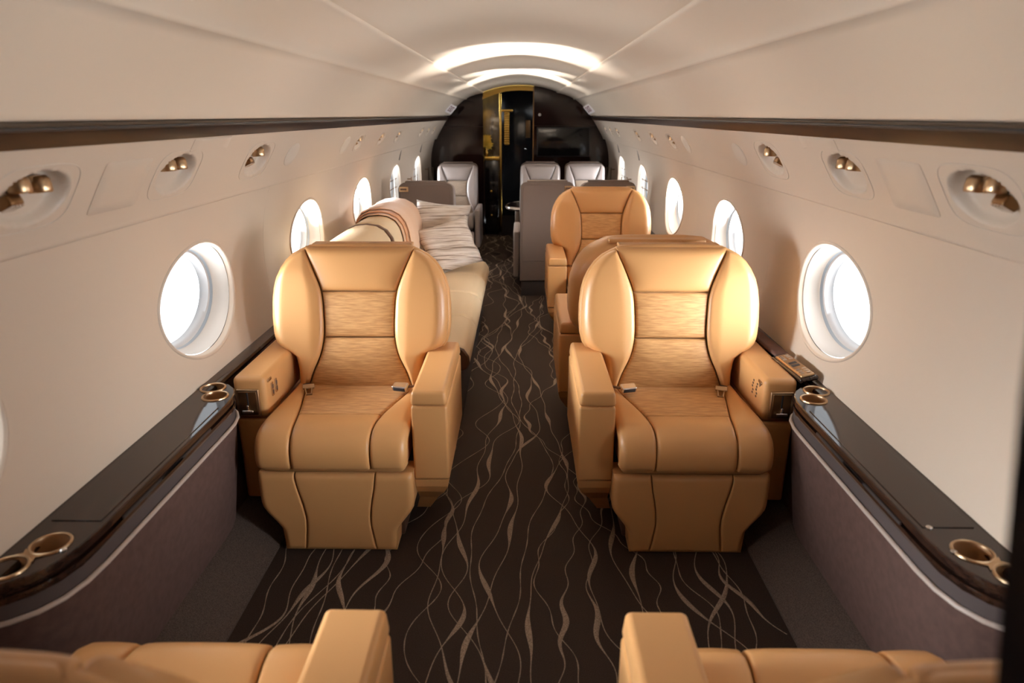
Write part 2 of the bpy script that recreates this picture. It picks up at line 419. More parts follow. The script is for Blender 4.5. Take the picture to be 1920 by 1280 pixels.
        b = MB(); b.box((xa+xb)/2-.020, (xa+xb)/2+.020, .181, .197, .470, .482, .003); b.box((xa+xb)/2-.004, (xa+xb)/2+.004, .185, .197, .470, .50, .002); b.build('lever', M_('chrome'), pl)
        # switches in the inner face
        xi = -m*.2675
        if m < 0:
            b = MB()
            for k, yy in enumerate((.275, .315)):
                for q in range(5):
                    zq = .558-.012*q; yq = yy+.004*((q*7) % 3-1)
                    b.box(*sorted((xi, xi+m*.0012)), yq-.0045, yq+.0035, zq-.0035, zq+.0035, .0005)
                    b.box(*sorted((xi, xi+m*.0012)), yq+.005, yq+.0065, zq-.0045, zq+.0025, .0005)
            b.prism([Vector((xi, .232, .572)), Vector((xi, .258, .578)), Vector((xi, .250, .556))], (m*.0012, 0, 0))
            b.build('seat_pictogram', M_('brown'), root)
        for k, yy in enumerate((.262, .300) if m > 0 else ()):
            b = MB(); b.box(min(xi, xi+m*.005), max(xi, xi+m*.005), yy-.008, yy+.008, .508, .560, .002)
            s_ = b.build('seat_switch', M_('chrome'), root)
            b = MB()
            for q in range(2): b.box(min(xi, xi+m*.007), max(xi, xi+m*.007), yy-.005, yy+.005, .515+.022*q, .530+.022*q, .002)
            b.build('switch_key', M_('brown'), s_)
        b = MB(); b.box(min(xi, xi+m*.004), max(xi, xi+m*.004), .225, .262, .572, .582, .002); b.build('indicator', M_('chrome'), root)
        # belt
        b = MB(); T = Matrix.Translation((m*.175, .385, .490)) @ Matrix.Rotation(m*-.25, 4, 'Z') @ Matrix.Rotation(.35, 4, 'X')
        b.box(-.030, .030, -.012, .022, -.010, .012, .005, T=T); bk = b.build('belt_buckle', M_('chrome'), root)
        b = MB(); b.box(-.024, .024, -.0145, -.006, -.007, .009, .003, T=T); b.build('buckle_latch', M_('buckle'), bk)
        b = MB(); b.tube([(m*.200, .40, .487), (m*.225, .43, .480), (m*.245, .48, .465)], .014, flat=.2); b.build('belt_strap', M_('brown'), root)
        b = MB(); T = Matrix.Translation((-m*.175, .385, .483)) @ Matrix.Rotation(m*.3, 4, 'Z') @ Matrix.Rotation(.5, 4, 'X')
        b.box(-.022, .022, .002, .022, -.003, .004, .002, T=T)
        b.tube([(-.012, .002, 0), (-.009, -.026, 0), (.009, -.026, 0), (.012, .002, 0)], .0035, n=6, closed=True, T=T); b.build('belt_tongue', M_('bronze'), root)
        b = MB(); b.tube([(-m*.18, .40, .483), (-m*.20, .44, .478), (-m*.215, .49, .465)], .014, flat=.2); b.build('belt_strap', M_('brown'), root)
        b = MB(); b.box(-.21, .21, .145, .56, .0, .33, .01); b.build('seat_base', M_('brown'), root)
    else:
        b = MB(); b.box(-.19, .19, .10, .52, .0, .325, .01); b.build('seat_base', M_('brown'), root)
        b = MB(); b.box(-.215, .215, .02, .10, .12, .31, .02); b.build('leg_rest', M_('grey'), root)
        for sx in (1, -1):
            b = MB(); b.box(min(sx*.222, sx*.279), max(sx*.222, sx*.279), .03, .58, .13, .555, .018, n=4); b.build('armrest', M_('grey_d' if sx*m > 0 else 'grey'), root)
        b = MB(); T = Matrix.Translation((m*.10, .39, .487)) @ Matrix.Rotation(.35, 4, 'X')
        b.box(-.024, .024, -.012, .018, -.008, .010, .005, T=T); b.build('belt_buckle', M_('chrome'), root)
        # flat back board with latch
        T = Matrix.Rotation(0, 4, 'X')
        def rrect(x, za, zb, r, y):
            p = [Vector((-x, y, za)), Vector((x, y, za))]
            for q in range(9): a_ = PI/2*q/8; p.append(Vector((x-r+r*math.cos(a_), y, zb-r+r*math.sin(a_))))
            for q in range(9): a_ = PI/2+PI/2*q/8; p.append(Vector((-x+r+r*math.cos(a_), y, zb-r+r*math.sin(a_))))
            return p
        b = MB(); b.prism(rrect(.222, .14, 1.01, .06, .735), (0, .027, 0), bev=.006); bb = b.build('back_board', M_('grey_d'), root, sharp=60)
        b = MB(); b.prism(rrect(.200, .32, .985, .05, .760), (0, .005, 0), bev=.002); b.build('back_inset', M_('grey_m'), bb, sharp=60)
        b = MB(); b.box(-.165, .165, .70, .762, 1.005, 1.022, .006); tr = b.build('shell_flap', M_('grey_d'), root)
        b = MB(); b.box(-.214, -.14, .758, .768, .935, .975, .002); b.build('latch_plate', M_('bronze'), root)
        b = MB(); b.box(-.20, -.15, .766, .770, .947, .963, .001); b.build('latch_recess', M_('brown'), root)
        b = MB(); b.box(-.21, .21, .60, .745, .0, .14, .008); b.build('plinth', M_('gap'), root)
        for o in kids(root):
            pass
    return root
class _K:  # lets build() look a material up by key
    pass
def M_(k): return k

# ------------------------------------------------------------------ cabin shell
Y0, Y1 = -.75, 8.80
WALLP = [(.50, 1.050), (.58, 1.070), (.65, 1.086), (.75, 1.103), (.86, 1.111), (.97, 1.106), (1.06, 1.092), (1.14, 1.070), (1.205, 1.045)]
wx = smooth_tab(WALLP)
def side_wall(sd, name):
    b = MB()
    edges = [Y0]+[(a+c)/2 for a, c in zip(WIN_Y, WIN_Y[1:])]+[Y1]
    z0, z1 = .50, 1.205
    for k, yc in enumerate(WIN_Y):
        ya, yb = edges[k], edges[k+1]; N = 120; K = 12
        # rectangle boundary sampled by angle
        rect = []; ell = []
        for i in range(N):
            a = 2*PI*(i+.5)/N; ca, sa = math.cos(a), math.sin(a)
            ell.append((yc+WIN_A*ca, WIN_Z+WIN_B*sa))
            ty = ((yb-yc) if ca > 0 else (ya-yc))/ca if abs(ca) > 1e-6 else 1e9
            tz = ((z1-WIN_Z) if sa > 0 else (z0-WIN_Z))/sa if abs(sa) > 1e-6 else 1e9
            t = min(ty, tz); rect.append([yc+t*ca, WIN_Z+t*sa, ty < tz])
        # snap the nearest samples onto the corners
        for cy_, cz_ in ((ya, z0), (ya, z1), (yb, z0), (yb, z1)):
            j = min(range(N), key=lambda i: (rect[i][0]-cy_)**2+(rect[i][1]-cz_)**2); rect[j][0] = cy_; rect[j][1] = cz_
        rings = []
        for q in range(K+1):
            t = q/K; t = t**1.6; r = []
            for i in range(N):
                y = ell[i][0]+(rect[i][0]-ell[i][0])*t; z = ell[i][1]+(rect[i][1]-ell[i][1])*t
                r.append(Vector((sd*wx(z), y, z)))
            rings.append(r)
        b.loft(rings, cap=(False, False))
    return b.build(name, 'wall', kind='structure', sharp=50)
side_wall(-1, 'wall_left'); side_wall(1, 'wall_right')
# thin joints between the side panels
tn = 1
for sd in (-1, 1):
    for a, c in list(zip(WIN_Y, WIN_Y[1:]))[1:]:
        b = MB(); yy = (a+c)/2
        b.tube([(sd*(wx(z)+.0015), yy, z) for z in [.59+.02*i for i in range(31)]], .0022, n=6)
        o = b.build('trim_%d' % tn, 'perf', kind='structure'); tn += 1

# service band above the windows, with recesses for the service units
PSU_P = [(1.045, 1.196), (1.034, 1.190), (1.026, 1.196), (1.021, 1.208), (1.008, 1.235), (.985, 1.275), (.955, 1.325), (.928, 1.368), (.902, 1.410), (.893, 1.420), (.893, 1.46)]
_ps = [0.]
for a, c in zip(PSU_P, PSU_P[1:]): _ps.append(_ps[-1]+math.hypot(c[0]-a[0], c[1]-a[1]))
_px = smooth_tab([(s, p[0]) for s, p in zip(_ps, PSU_P)]); _pz = smooth_tab([(s, p[1]) for s, p in zip(_ps, PSU_P)])
PS_MID = _ps[6]-.012
UNITS = {-1: [(1.39, 'v'), (1.99, 't'), (2.62, 'v'), (4.29, 'v'), (4.98, 'v'), (5.67, 'v'), (7.0, 'v'), (7.5, 'v'), (8.0, 'v')],
         1: [(1.42, 'v'), (2.03, 't'), (2.66, 'v'), (4.45, 'v'), (5.08, 'v'), (5.78, 'v'), (7.0, 'v'), (7.5, 'v'), (8.0, 'v')]}
RA, RB, RD = .108, .064, .055
def unit_dims(y):
    return (RA, RB, RD) if y < 3 else (RA*.72, RB*.72, RD*.8)
def band_pt(sd, y, s):
    p = Vector((sd*_px(s), y, _pz(s))); e = .003
    t = Vector((sd*(_px(s+e)-_px(s-e)), 0, _pz(s+e)-_pz(s-e))).normalized()
    n = Vector((-sd*abs(t.z), 0, -abs(t.x)))  # faces the cabin, a little downward
    return p, n, t
def band(sd):
    ys = [Y0]; y = Y0; us = [u for u, _ in UNITS[sd]]
    while y < Y1:
        near = min(abs(y-u) for u in us)
        y += .006 if near < .15 else .03; ys.append(min(y, Y1))
    ss = [_ps[0], _ps[1]*.5, _ps[1]]+[_ps[1]+(_ps[-2]-_ps[1])*i/52 for i in range(1, 53)]+[_ps[-1]]
    vs = []; fs = []
    for y in ys:
        for s in ss:
            p, n, t = band_pt(sd, y, s)
            for u, kd in UNITS[sd]:
                if abs(y-u) < RA*1.1:
                    a_, b_, d_ = unit_dims(u)
                    q = ((y-u)/a_)**2+((s-PS_MID)/b_)**2
                    if q < 1.0:
                        vv = (s-PS_MID)/b_
                        dep = d_*min(1., (1-q)*3.2)*(.62+.38*vv)
                        p = p-n*max(dep, .0)
                    elif q < 1.12: p = p-n*(-.0015)
            vs.append(p)
    w_ = len(ss)
    for j in range(len(ys)-1):
        for i in range(w_-1): fs.append((j*w_+i, j*w_+i+1, (j+1)*w_+i+1, (j+1)*w_+i))
    b = MB(); b.add(vs, fs); return b
for sd in (-1, 1):
    band(sd).build('trim_%d' % tn, 'wall', kind='structure', sharp=80); tn += 1
# glossy dark band under the ceiling panels
for sd in (-1, 1):
    prof = [(.905, 1.415), (.893, 1.414), (.888, 1.422), (.880, 1.436), (.876, 1.447), (.882, 1.453), (.93, 1.456)]
    b = MB(); b.loft([[Vector((sd*x, y, z)) for x, z in prof] for y in [Y0+(Y1-Y0)*i/40 for i in range(41)]], closed=False)
    b.build('trim_%d' % tn, 'trimwood', kind='structure'); tn += 1
    # slim polished rail tucked above it
    b = MB(); b.tube([(sd*.872, y, 1.450) for y in [Y0+(Y1-Y0)*i/20 for i in range(21)]], .004, n=8); b.build('trim_%d' % tn, 'blackp', kind='structure'); tn += 1
# ceiling side panels
YS = [Y0+(Y1-Y0)*i/60 for i in range(61)]
SIDEP = [(.93, 1.450), (.925, 1.468), (.885, 1.468), (.866, 1.464), (.857, 1.468), (.852, 1.478), (.835, 1.503), (.80, 1.543), (.755, 1.588), (.70, 1.632), (.668, 1.653), (.662, 1.650), (.655, 1.649), (.648, 1.656), (.642, 1.668), (.60, 1.687), (.54, 1.708), (.48, 1.722), (.455, 1.725), (.445, 1.728), (.441, 1.735), (.445, 1.745), (.47, 1.765)]
for sd, nm in ((-1, 'left'), (1, 'right')):
    b = MB(); b.loft([[Vector((sd*x, y, z)) for x, z in SIDEP] for y in YS], closed=False)
    b.build('ceiling_'+nm, 'ceil', kind='structure', sharp=60)
CP = [(x, 1.817-.078*(abs(x)/.445)**2.1) for x in [-.50+.05*i for i in range(21)]]
b = MB(); b.loft([[Vector((x, y, z)) for x, z in CP] for y in YS], closed=False)
b.build('ceiling', 'ceil', kind='structure', sharp=60)
# lower side lining and carpeted kick
for sd, nm in ((-1, 'left'), (1, 'right')):
    b = MB(); prof = [(1.0, .0), (1.005, .10), (1.035, .35), (1.052, .56)]
    b.loft([[Vector((sd*x, y, z)) for x, z in prof] for y in YS], closed=False)
    b.build('baseboard_'+nm, 'mauve', kind='structure')
    b = MB(); prof = [(.838, -.01), (.838, .010), (.845, .018), (.90, .052), (.96, .088), (.99, .102), (1.03, .105)]
    b.loft([[Vector((sd*x, y, z)) for x, z in prof] for y in YS], closed=False)
    b.build('trim_%d' % tn, 'carpet_p', kind='structure'); tn += 1
    # narrow glossy ledge along the wall
    b = MB(); prof = [(1.045, .560), (1.030, .566), (1.026, .576), (1.030, .586), (1.040, .589), (1.09, .591)]
    b.loft([[Vector((sd*x, y, z)) for x, z in prof] for y in YS], closed=False)
    b.build('trim_%d' % tn, 'wood', kind='structure'); tn += 1

# floor with its woven strands
b = MB()
b.grid(4, 40, lambda u, v: Vector((-1.05+2.1*u, Y0+(11.0-Y0)*v, 0)))
rnd = random.Random(11)
def strand(x0, ya, yb, kind):
    A = [(rnd.uniform(.010, .055), rnd.uniform(.5, 1.3), rnd.uniform(0, 6.28)), (rnd.uniform(.002, .012), rnd.uniform(.14, .32), rnd.uniform(0, 6.28)), (.09, rnd.uniform(1.6, 3.), rnd.uniform(0, 6.28))]
    L1 = rnd.uniform(.45, .95); ph = rnd.uniform(0, 6.28); y = ya; pts = []; j1 = rnd.uniform(0, 99)
    while y < yb:
        x = x0+sum(a*math.sin(2*PI*y/l+p) for a, l, p in A)
        if kind == 0: w_ = .0016+.0006*math.sin(y*70+j1)
        else: w_ = .0016+.0080*max(0., math.sin(2*PI*y/L1+ph+.8*math.sin(y*2.3+j1)))**3
        pts.append((x, y, w_)); y += .012
    vs = []; fs = []
    z = rnd.uniform(.0010, .0016)
    for x, y, w_ in pts:
        vs += [Vector((x-w_, y, .0002)), Vector((x-w_*.7, y, z)), Vector((x+w_*.7, y, z)), Vector((x+w_, y, .0002))]
    for i in range(len(pts)-1):
        if abs(pts[i][0]) > .83: continue
        for q in range(3): fs.append((i*4+q, i*4+q+1, i*4+q+5, i*4+q+4))
    b.add(vs, fs, 1)
for k in range(34):
    x0 = -.84+1.68*(k+rnd.uniform(-.3, 1.3))/34
    strand(x0, .75, 8.8, 1 if k % 3 else 0)
b.build('floor', ['carpet', 'carpet_l'], kind='structure')

# forward partition beside the camera, and the forward end of the cabin
b = MB()
pts = [(.40, 0), (.36, .60), (.315, 1.0), (.288, 1.18), (.273, 1.275), (.262, 1.348), (.256, 1.40), (.29, 1.47), (.5, 1.60), (1.2, 1.60), (1.2, 0)]
b.prism([Vector((x, .27, z)) for x, z in pts], (0, .03, 0))
b.build('wall_forward_partition', 'black', kind='structure')
b = MB(); b.box(-1.2, 1.2, Y0-.04, Y0, -.02, 1.9, .002); b.build('wall_forward', 'bulk', kind='structure')

# ------------------------------------------------------------------ windows
wn = 1
for sd in (-1, 1):
    for k, yc in enumerate(WIN_Y):
        root = empty('window_%d' % wn, (sd*1.11, yc, WIN_Z), kind='structure'); wn += 1
        N = 96
        def ring(a_, b_, dx, follow=1.0, dy=0.):
            r = []
            for i in range(N):
                t = 2*PI*i/N; y = a_*math.cos(t); z = b_*math.sin(t)
                r.append(Vector((sd*(dx+follow*(wx(WIN_Z+z)-1.11)), y+dy, z)))
            return r
        A_, B_ = WIN_A, WIN_B
        b = MB(); b.loft([ring(A_+.010, B_+.010, .002), ring(A_+.009, B_+.009, -.003), ring(A_+.004, B_+.004, -.0055), ring(A_-.001, B_-.001, -.004), ring(A_-.003, B_-.003, .002), ring(A_-.006, B_-.006, .016, .9)], cap=(False, False))
        b.build('window_frame', 'wall', root, sharp=70)
        b = MB(); b.loft([ring(A_-.002, B_-.002, .010, .9), ring(A_+.004, B_+.004, .012, .9), ring(A_+.004, B_+.004, .018, .9), ring(A_-.004, B_-.004, .020, .8)], cap=(False, False))
        b.build('frame_gap', 'gap', root, sharp=70)
        b = MB(); b.loft([ring(A_-.008, B_-.008, .016, .85), ring(A_-.014, B_-.012, .034, .6), ring(A_-.022, B_-.018, .066, .3), ring(A_-.028, B_-.022, .071, .2)], cap=(False, False))
        b.build('window_reveal', 'reveal', root, sharp=70)
        b = MB(); b.loft([ring(A_-.024, B_-.019, .069, .2), ring(A_-.030, B_-.024, .082, .1)], cap=(False, False))
        b.build('window_gasket', 'seal', root)
        b = MB(); b.loft([ring(A_-.026, B_-.020, .080, .1), ring(A_-.037, B_-.030, .084, 0), ring(A_-.041, B_-.034, .099, 0), ring(A_-.047, B_-.039, .114, 0), ring(A_+.03, B_+.03, .114, 0)], cap=(False, False))
        b.build('outer_frame', 'white', root, sharp=50)
        b = MB(); b.loft([ring(.001, .001, .105, 0), ring(.5*A_, .5*B_, .105, 0), ring(A_-.042, B_-.035, .105, 0)], cap=(False, False))
        b.build('pane', 'glass', root)
        if k >= 4:
            for dz in (-.02, .055):
                b = MB(); b.box(*sorted((sd*.028, sd*.034)), -.235, .235, dz-.004, dz+.004, .001)
                b.build('shade_bar', 'bronze_d', root)
            b = MB(); b.box(*sorted((sd*.026, sd*.030)), .11, .116, -.16, .14, .001); b.build('shade_rail', 'chrome', root)
# small framed shade pulls on the aft walls
SP = {-1: [('small chrome rectangular bracket on left wall between the two aft windows', 6.93), ('small chrome rectangular bracket on left wall nearest the dark bulkhead', 8.22)],
      1: [('small chrome rectangular bracket on right wall between the two aft windows', 6.93), ('small chrome rectangular bracket on right wall nearest the dark bulkhead', 8.22)]}
for sd in (-1, 1):
    for lab, yy in SP[sd]:
        root = empty('wall_bracket', (sd*1.10, yy, .80), label=lab, cat='bracket', group='chrome brackets on the aft side walls')
        b = MB(); b.tube([(-sd*.085, 0, -.09), (-sd*.030, .0, -.09), (-sd*.030, .0, .09), (-sd*.085, .0, .09)], .006, n=8, closed=True, up=Vector((0, 1, 0))); b.build('bracket_frame', 'chrome', root)
        for z in (-.07, .07):
            b = MB(); b.tube([(-sd*.030, 0, z), (sd*.012, 0, z)], .005, n=8); b.build('bracket_pin', 'bronze_d', root)

# ------------------------------------------------------------------ service units in the band
pos_txt = {0: 'nearest the camera', 1: 'second back from the camera, its two lamps side by side', 2: 'third back from the camera, over the front tan seat', 3: 'fourth back from the camera, first of the middle cluster', 4: 'fifth back from the camera, in the middle cluster', 5: 'sixth back from the camera, last of the middle cluster', 6: 'first of the three by the aft bulkhead', 7: 'middle of the three by the aft bulkhead', 8: 'closest of all to the aft bulkhead'}
for sd in (-1, 1):
    side = 'left' if sd < 0 else 'right'
    for k, (y, kd) in enumerate(UNITS[sd]):
        a_, b_, d_ = unit_dims(y); sc = a_/RA
        p, n, t = band_pt(sd, y, PS_MID)
        root = empty('reading_light_unit', p, label='recessed %s overhead light unit, %s' % (side, pos_txt[k]), cat='reading light', group='overhead light units along the %s service band' % side)
        tt = t if t.z > 0 else -t; yv = Vector((0, 1, 0))
        def P(u, v, w_): return yv*u*sc+tt*v*sc+n*w_*sc
        # outer joint line of the removable bezel
        b = MB(); pts = []
        for i in range(40):
            a = 2*PI*i/40; ca, sa = math.cos(a), math.sin(a)
            u = math.copysign(abs(ca)**.55, ca)*.132; v = math.copysign(abs(sa)**.55, sa)*.078
            pp, nn, t2 = band_pt(sd, y+u*sc, PS_MID+v*sc)
            pts.append(pp-p+nn*.0004)
        b.tube(pts, .0013, n=5, closed=True); b.build('bezel', 'perf', root)
        spots = [(-.030, .018), (.034, .018)] if kd == 't' else [(.030, .020)]
        if k in (0,): spots = [(-.032, .022), (.034, .016)]
        for (u, v) in spots:
            ax = (n*.55-tt*.8).normalized()
            T = Matrix.Translation(P(u, v, -.018)) @ ax.to_track_quat('Z', 'Y').to_matrix().to_4x4()
            b = MB(); s_ = sc
            b.lathe([(.0, -.022*s_), (.016*s_, -.020*s_), (.0225*s_, -.012*s_), (.0235*s_, .010*s_), (.0215*s_, .014*s_), (.018*s_, .014*s_), (.016*s_, .009*s_)], n=20, T=T)
            lp = b.build('lamp_head', 'bronze', root)
            b = MB(); b.lathe([(.0, .009*s_), (.0165*s_, .0095*s_)], n=20, T=T); b.build('lens', 'lens', lp)
        if kd == 'v':
            ax = (n*.8-tt*.5).normalized(); T = Matrix.Translation(P(-.048, -.012, -.012)) @ ax.to_track_quat('Z', 'Y').to_matrix().to_4x4()
            b = MB(); s_ = sc
            b.box(-.020*s_, .020*s_, -.018*s_, .018*s_, -.014*s_, .010*s_, .006*s_, T=T); ve = b.build('air_vent', 'bronze_d', root)
            b = MB()
            for q in range(4): b.box((-.016+.009*q)*s_, (-.011+.009*q)*s_, -.015*s_, .015*s_, .008*s_, .013*s_, .001, T=T)
            b.build('vent_slat', 'chrome', ve)
# flush oval speakers and rectangular hatches
def band_patch(name, sd, y, hy, hs, sm, power, label, cat, mat, group=None):
    b = MB(); N = 48; ring_o = []; ring_i = []; p0, n0, t0 = band_pt(sd, y, sm)
    def rg(k, off):
        r = []
        for i in range(N):
            a = 2*PI*i/N; ca, sa = math.cos(a), math.sin(a)
            u = math.copysign(abs(ca)**power, ca)*hy*k; v = math.copysign(abs(sa)**power, sa)*hs*k
            p, n, t = band_pt(sd, y+u, sm+v); r.append(p-p0+n*off)
        return r
    b.loft([rg(1.0, -.001), rg(1.0, .0010), rg(.985, .0018), rg(.6, .0018), rg(.2, .0018), rg(.01, .0018)], cap=(False, False))
    o = b.build(name, mat, sharp=60); o.location = p0
    return tag(o, label, cat, group)
band_patch('oval_speaker', -1, 2.99+.03, .075, .055, PS_MID, 1, 'flush oval speaker cover on left band behind the third light unit', 'speaker', 'perf')
band_patch('oval_speaker', -1, 3.95, .075, .055, PS_MID, 1, 'flush oval speaker cover on left band just before the middle light cluster', 'speaker', 'perf')
band_patch('oval_speaker', 1, 3.05, .075, .055, PS_MID, 1, 'flush oval speaker cover on right band beside the third light unit', 'speaker', 'perf')
band_patch('oval_speaker', 1, 4.05, .075, .055, PS_MID, 1, 'flush oval speaker cover on right band just before the middle light cluster', 'speaker', 'perf')
for sd in (-1, 1):
    s_ = 'left' if sd < 0 else 'right'
    band_patch('mask_hatch', sd, 1.71, .105, .072, PS_MID-.005, .12, 'flush rectangular hatch on %s band between the two nearest light units' % s_, 'hatch', 'wall')
    band_patch('access_cover', sd, 2.14, .13, .022, PS_MID+.092, .12, 'narrow rectangular cover high on %s band above the second light unit' % s_, 'hatch', 'wall')

# pull slots of the window shades high on the aft walls
for sd in (-1, 1):
    for q, yy in enumerate((6.26, 7.60)):
        p = Vector((sd*(wx(1.13)-.002), yy+.10, 1.13))
        b = MB(); b.box(-.003, .003, -.012, .012, -.045, .045, .002, T=Matrix.Rotation(sd*-.25, 4, 'Y')); o = b.build('shade_switch', 'slot'); o.location = p
        tag(o, 'slim dark vertical switch on the %s wall above the %s window' % ('left' if sd < 0 else 'right', ('second to last', 'last')[q]), 'switch', 'shade switches above the aft windows')

# ------------------------------------------------------------------ consoles between the facing seats
def console(sd, ya, yb, label, cups=True, lid=True):
    """ya near end, yb far end; glossy top with lid and cup holders over a fabric side"""
    side = []
    ra, rb_ = .16, .20
    path = [(1.075, ya-.02), (1.050, ya+.0), (1.010, ya+.020), (.972, ya+.052), (.945, ya+.095), (.930, ya+.15), (.925, ya+.22)]
    n = 12
    for i in range(1, n): path.append((.925, ya+.22+(yb-ya-.42)*i/n))
    path += [(.925, yb-.20), (.928, yb-.14), (.938, yb-.09), (.957, yb-.05), (.985, yb-.018), (1.020, yb-.004), (1.075, yb)]
    root = empty('side_console', (sd*1.0, (ya+yb)/2, 0), label=label, cat='side console')
    oy = (ya+yb)/2
    def pt(x, y, z): return Vector((sd*(x-1.0), y-oy, z))
    def band_(zs, name, mat, sharp=40):
        """zs: list of (z, dx) going down, dx pushes toward the wall"""
        b = MB(); b.loft([[pt(min(x+dx, 1.08), y, z) for x, y in path] for z, dx in zs], closed=False); return b.build(name, mat, root, sharp=sharp)
    # top with holes for the cups
    cupc = []
    if cups: cupc = [((.993, ya+.155), (1.030, ya+.072)), ((.986, yb-.124), (1.024, yb-.052))]
    holes = [c for pr in cupc for c in pr]
    outline = [pt(x, y, .590) for x, y in path]
    hl = [[pt(cx+.036*math.cos(2*PI*i/24), cy+.036*math.sin(2*PI*i/24), .590) for i in range(24)] for cx, cy in holes]
    tris = tessellate_polygon([outline]+hl)
    vs = [p for l in [outline]+hl for p in l]
    b = MB(); b.add(vs, tris, smooth=False)
    b.loft([[pt(min(x+dx, 1.08), y, z) for x, y in path] for z, dx in ((.590, 0), (.588, -.003), (.582, -.0045), (.570, -.004), (.566, 0), (.566, .012), (.556, .012), (.556, -.001), (.548, -.003), (.540, 0))], closed=False)
    b.build('console_top', 'wood', root, sharp=30)
    band_([(.541, .002), (.50, .004)], 'fabric_band', 'ribbed')
    b = MB(); b.tube([pt(min(x-.002, 1.08), y, .499) for x, y in path], .006, n=8); b.build('piping', 'pipe', root)
    band_([(.496, .003), (.40, .012), (.28, .028), (.18, .043), (.06, .062)], 'side_panel', 'mauve')
    if lid:
        b = MB()
        x0, x1 = sorted((sd*(.936-1), sd*(1.052-1)))
        b.box(x0, x1, ya+.245-oy, yb-.215-oy, .5895, .5925, .0012); b.build('lid', 'wood', root)
        for q in (0, 1):
            yy = ya+.30 if q == 0 else yb-.62
            b = MB(); x0, x1 = sorted((sd*(.9175-1), sd*(.9225-1)))
            b.box(x0, x1, yy-oy, yy+.30-oy, .5605, .5685, .001); b.build('lid_grip', 'gap', root)
    for (c1, c2) in cupc:
        b = MB()
        for (cx, cy) in (c1, c2):
            c0 = pt(cx, cy, 0)
            b.lathe([(.0355, .588), (.0365, .5935), (.0395, .595), (.0422, .5935), (.043, .5905)], c=c0, n=32)
        # waist joining the two rims
        a_ = pt(c1[0], c1[1], .5925); b2 = pt(c2[0], c2[1], .5925); mid = (a_+b2)/2; dv = (b2-a_).normalized(); pv = Vector((-dv.y, dv.x, 0))
        hd = .018
        b.add([mid-dv*hd-pv*.026, mid-pv*.014, mid+dv*hd-pv*.026, mid+dv*hd+pv*.026, mid+pv*.014, mid-dv*hd+pv*.026] and
              [mid+dv*(-.012)+pv*.030, mid+pv*.020, mid+dv*.012+pv*.030, mid+dv*.003, mid+dv*.012-pv*.030, mid-pv*.020, mid+dv*(-.012)-pv*.030, mid-dv*.003], [(0, 1, 2, 3, 4, 5, 6, 7)], 0, False)
        r_ = b.build('cup_holder_rim', 'bronze', root)
        for (cx, cy) in (c1, c2):
            b = MB(); c0 = pt(cx, cy, 0)
            b.lathe([(.0355, .590), (.0345, .56), (.033, .525), (.028, .518), (.001, .517)], c=c0, n=28); b.build('cup_well', 'well', root)
    return root
console(-1, 1.10, 2.20, 'long glossy dark side console on the left wall ahead of the left tan seat')
console(1, 1.10, 2.20, 'long glossy dark side console on the right wall ahead of the right tan seat')
console(1, 3.45, 4.45, 'glossy dark side console on the right wall between the two farther tan seats')
# small glossy studs by the near cup holders
def stud(x, y, z, label):
    b = MB(); b.lathe([(.0075, 0), (.0072, .003), (.005, .005), (.001, .0055)], n=16); o = b.build('console_button', 'chrome'); o.location = (x, y, z)
    return tag(o, label, 'button', 'round metal buttons by the near cup holders')
stud(.951, 1.345, .5895, 'small round metal button on right console before the near cup holders, farther of two')
stud(.953, 1.255, .5895, 'small round metal button on right console beside the near cup holders, nearer of two')
stud(-.953, 1.235, .5895, 'small round metal button on left console beside the near cup holders')

# handset in its cradle on the right ledge
h = empty('control_handset', (1.022, 2.335, .594), math.radians(0), label='bronze cabin control handset lying on the right ledge behind the cup holders', cat='remote control')
T = Matrix.Rotation(math.radians(5), 4, 'Z') @ Matrix.Rotation(math.radians(-14), 4, 'Y')
b = MB(); b.box(-.034, .034, -.115, .125, .0, .018, .008, T=T); b.build('cradle', 'wood', h)
b = MB(); b.box(-.025, .025, -.105, .105, .016, .026, .005, T=T); fc = b.build('faceplate', 'bronze', h)
for q, yy in enumerate((-.012, .012)):
    b = MB(); b.box(-.014, .014, yy-.008, yy+.008, .0255, .0275, .001, T=T); b.build('display', 'blackp', fc)
for yy in (-.085, -.068, -.05, .05, .068, .085):
    for xx in (-.012, .010):
        b = MB(); b.box(xx-.007, xx+.007, yy-.005, yy+.005, .0255, .0285, .0012, T=T); b.build('key', 'chrome', fc)
b = MB(); b.box(-.028, .030, .135, .46, .0, .016, .008, T=Matrix.Translation((.012, .0, 0)) @ Matrix.Rotation(math.radians(3), 4, 'Z')); b.build('cradle_arm', 'mauve', h)

# ------------------------------------------------------------------ the tan seats
SL = make_seat('cabin_armchair', 'tan', 1)
SR = make_seat('cabin_armchair', 'tan', -1)
SL.location = (-.608, 2.02, 0); SR.location = (.610, 2.02, 0)
tag(SL, 'tan leather seat facing the camera on the left of the aisle', 'armchair')
tag(SR, 'tan leather seat facing the camera on the right, its back touching another seat', 'armchair')
def place(src, x, y, rot, label):
    c = copy_tree(src); c.location = (x, y, 0); c.rotation_euler = (0, 0, rot); tag(c, label, 'armchair'); c['group'] = 'tan leather cabin seats'
    return c
SL['group'] = SR['group'] = 'tan leather cabin seats'
place(SR, -.605, 1.135, PI, 'tan leather seat seen from behind at the bottom left of the photo')
place(SL, .605, 1.135, PI, 'tan leather seat seen from behind at the bottom right of the photo')
t2 = place(SL, .585, 3.52, PI, 'tan leather seat facing away, back to back with the front right seat')
t3 = place(SR, .586, 4.26, 0, 'tan leather seat facing the camera, farther back on the right')

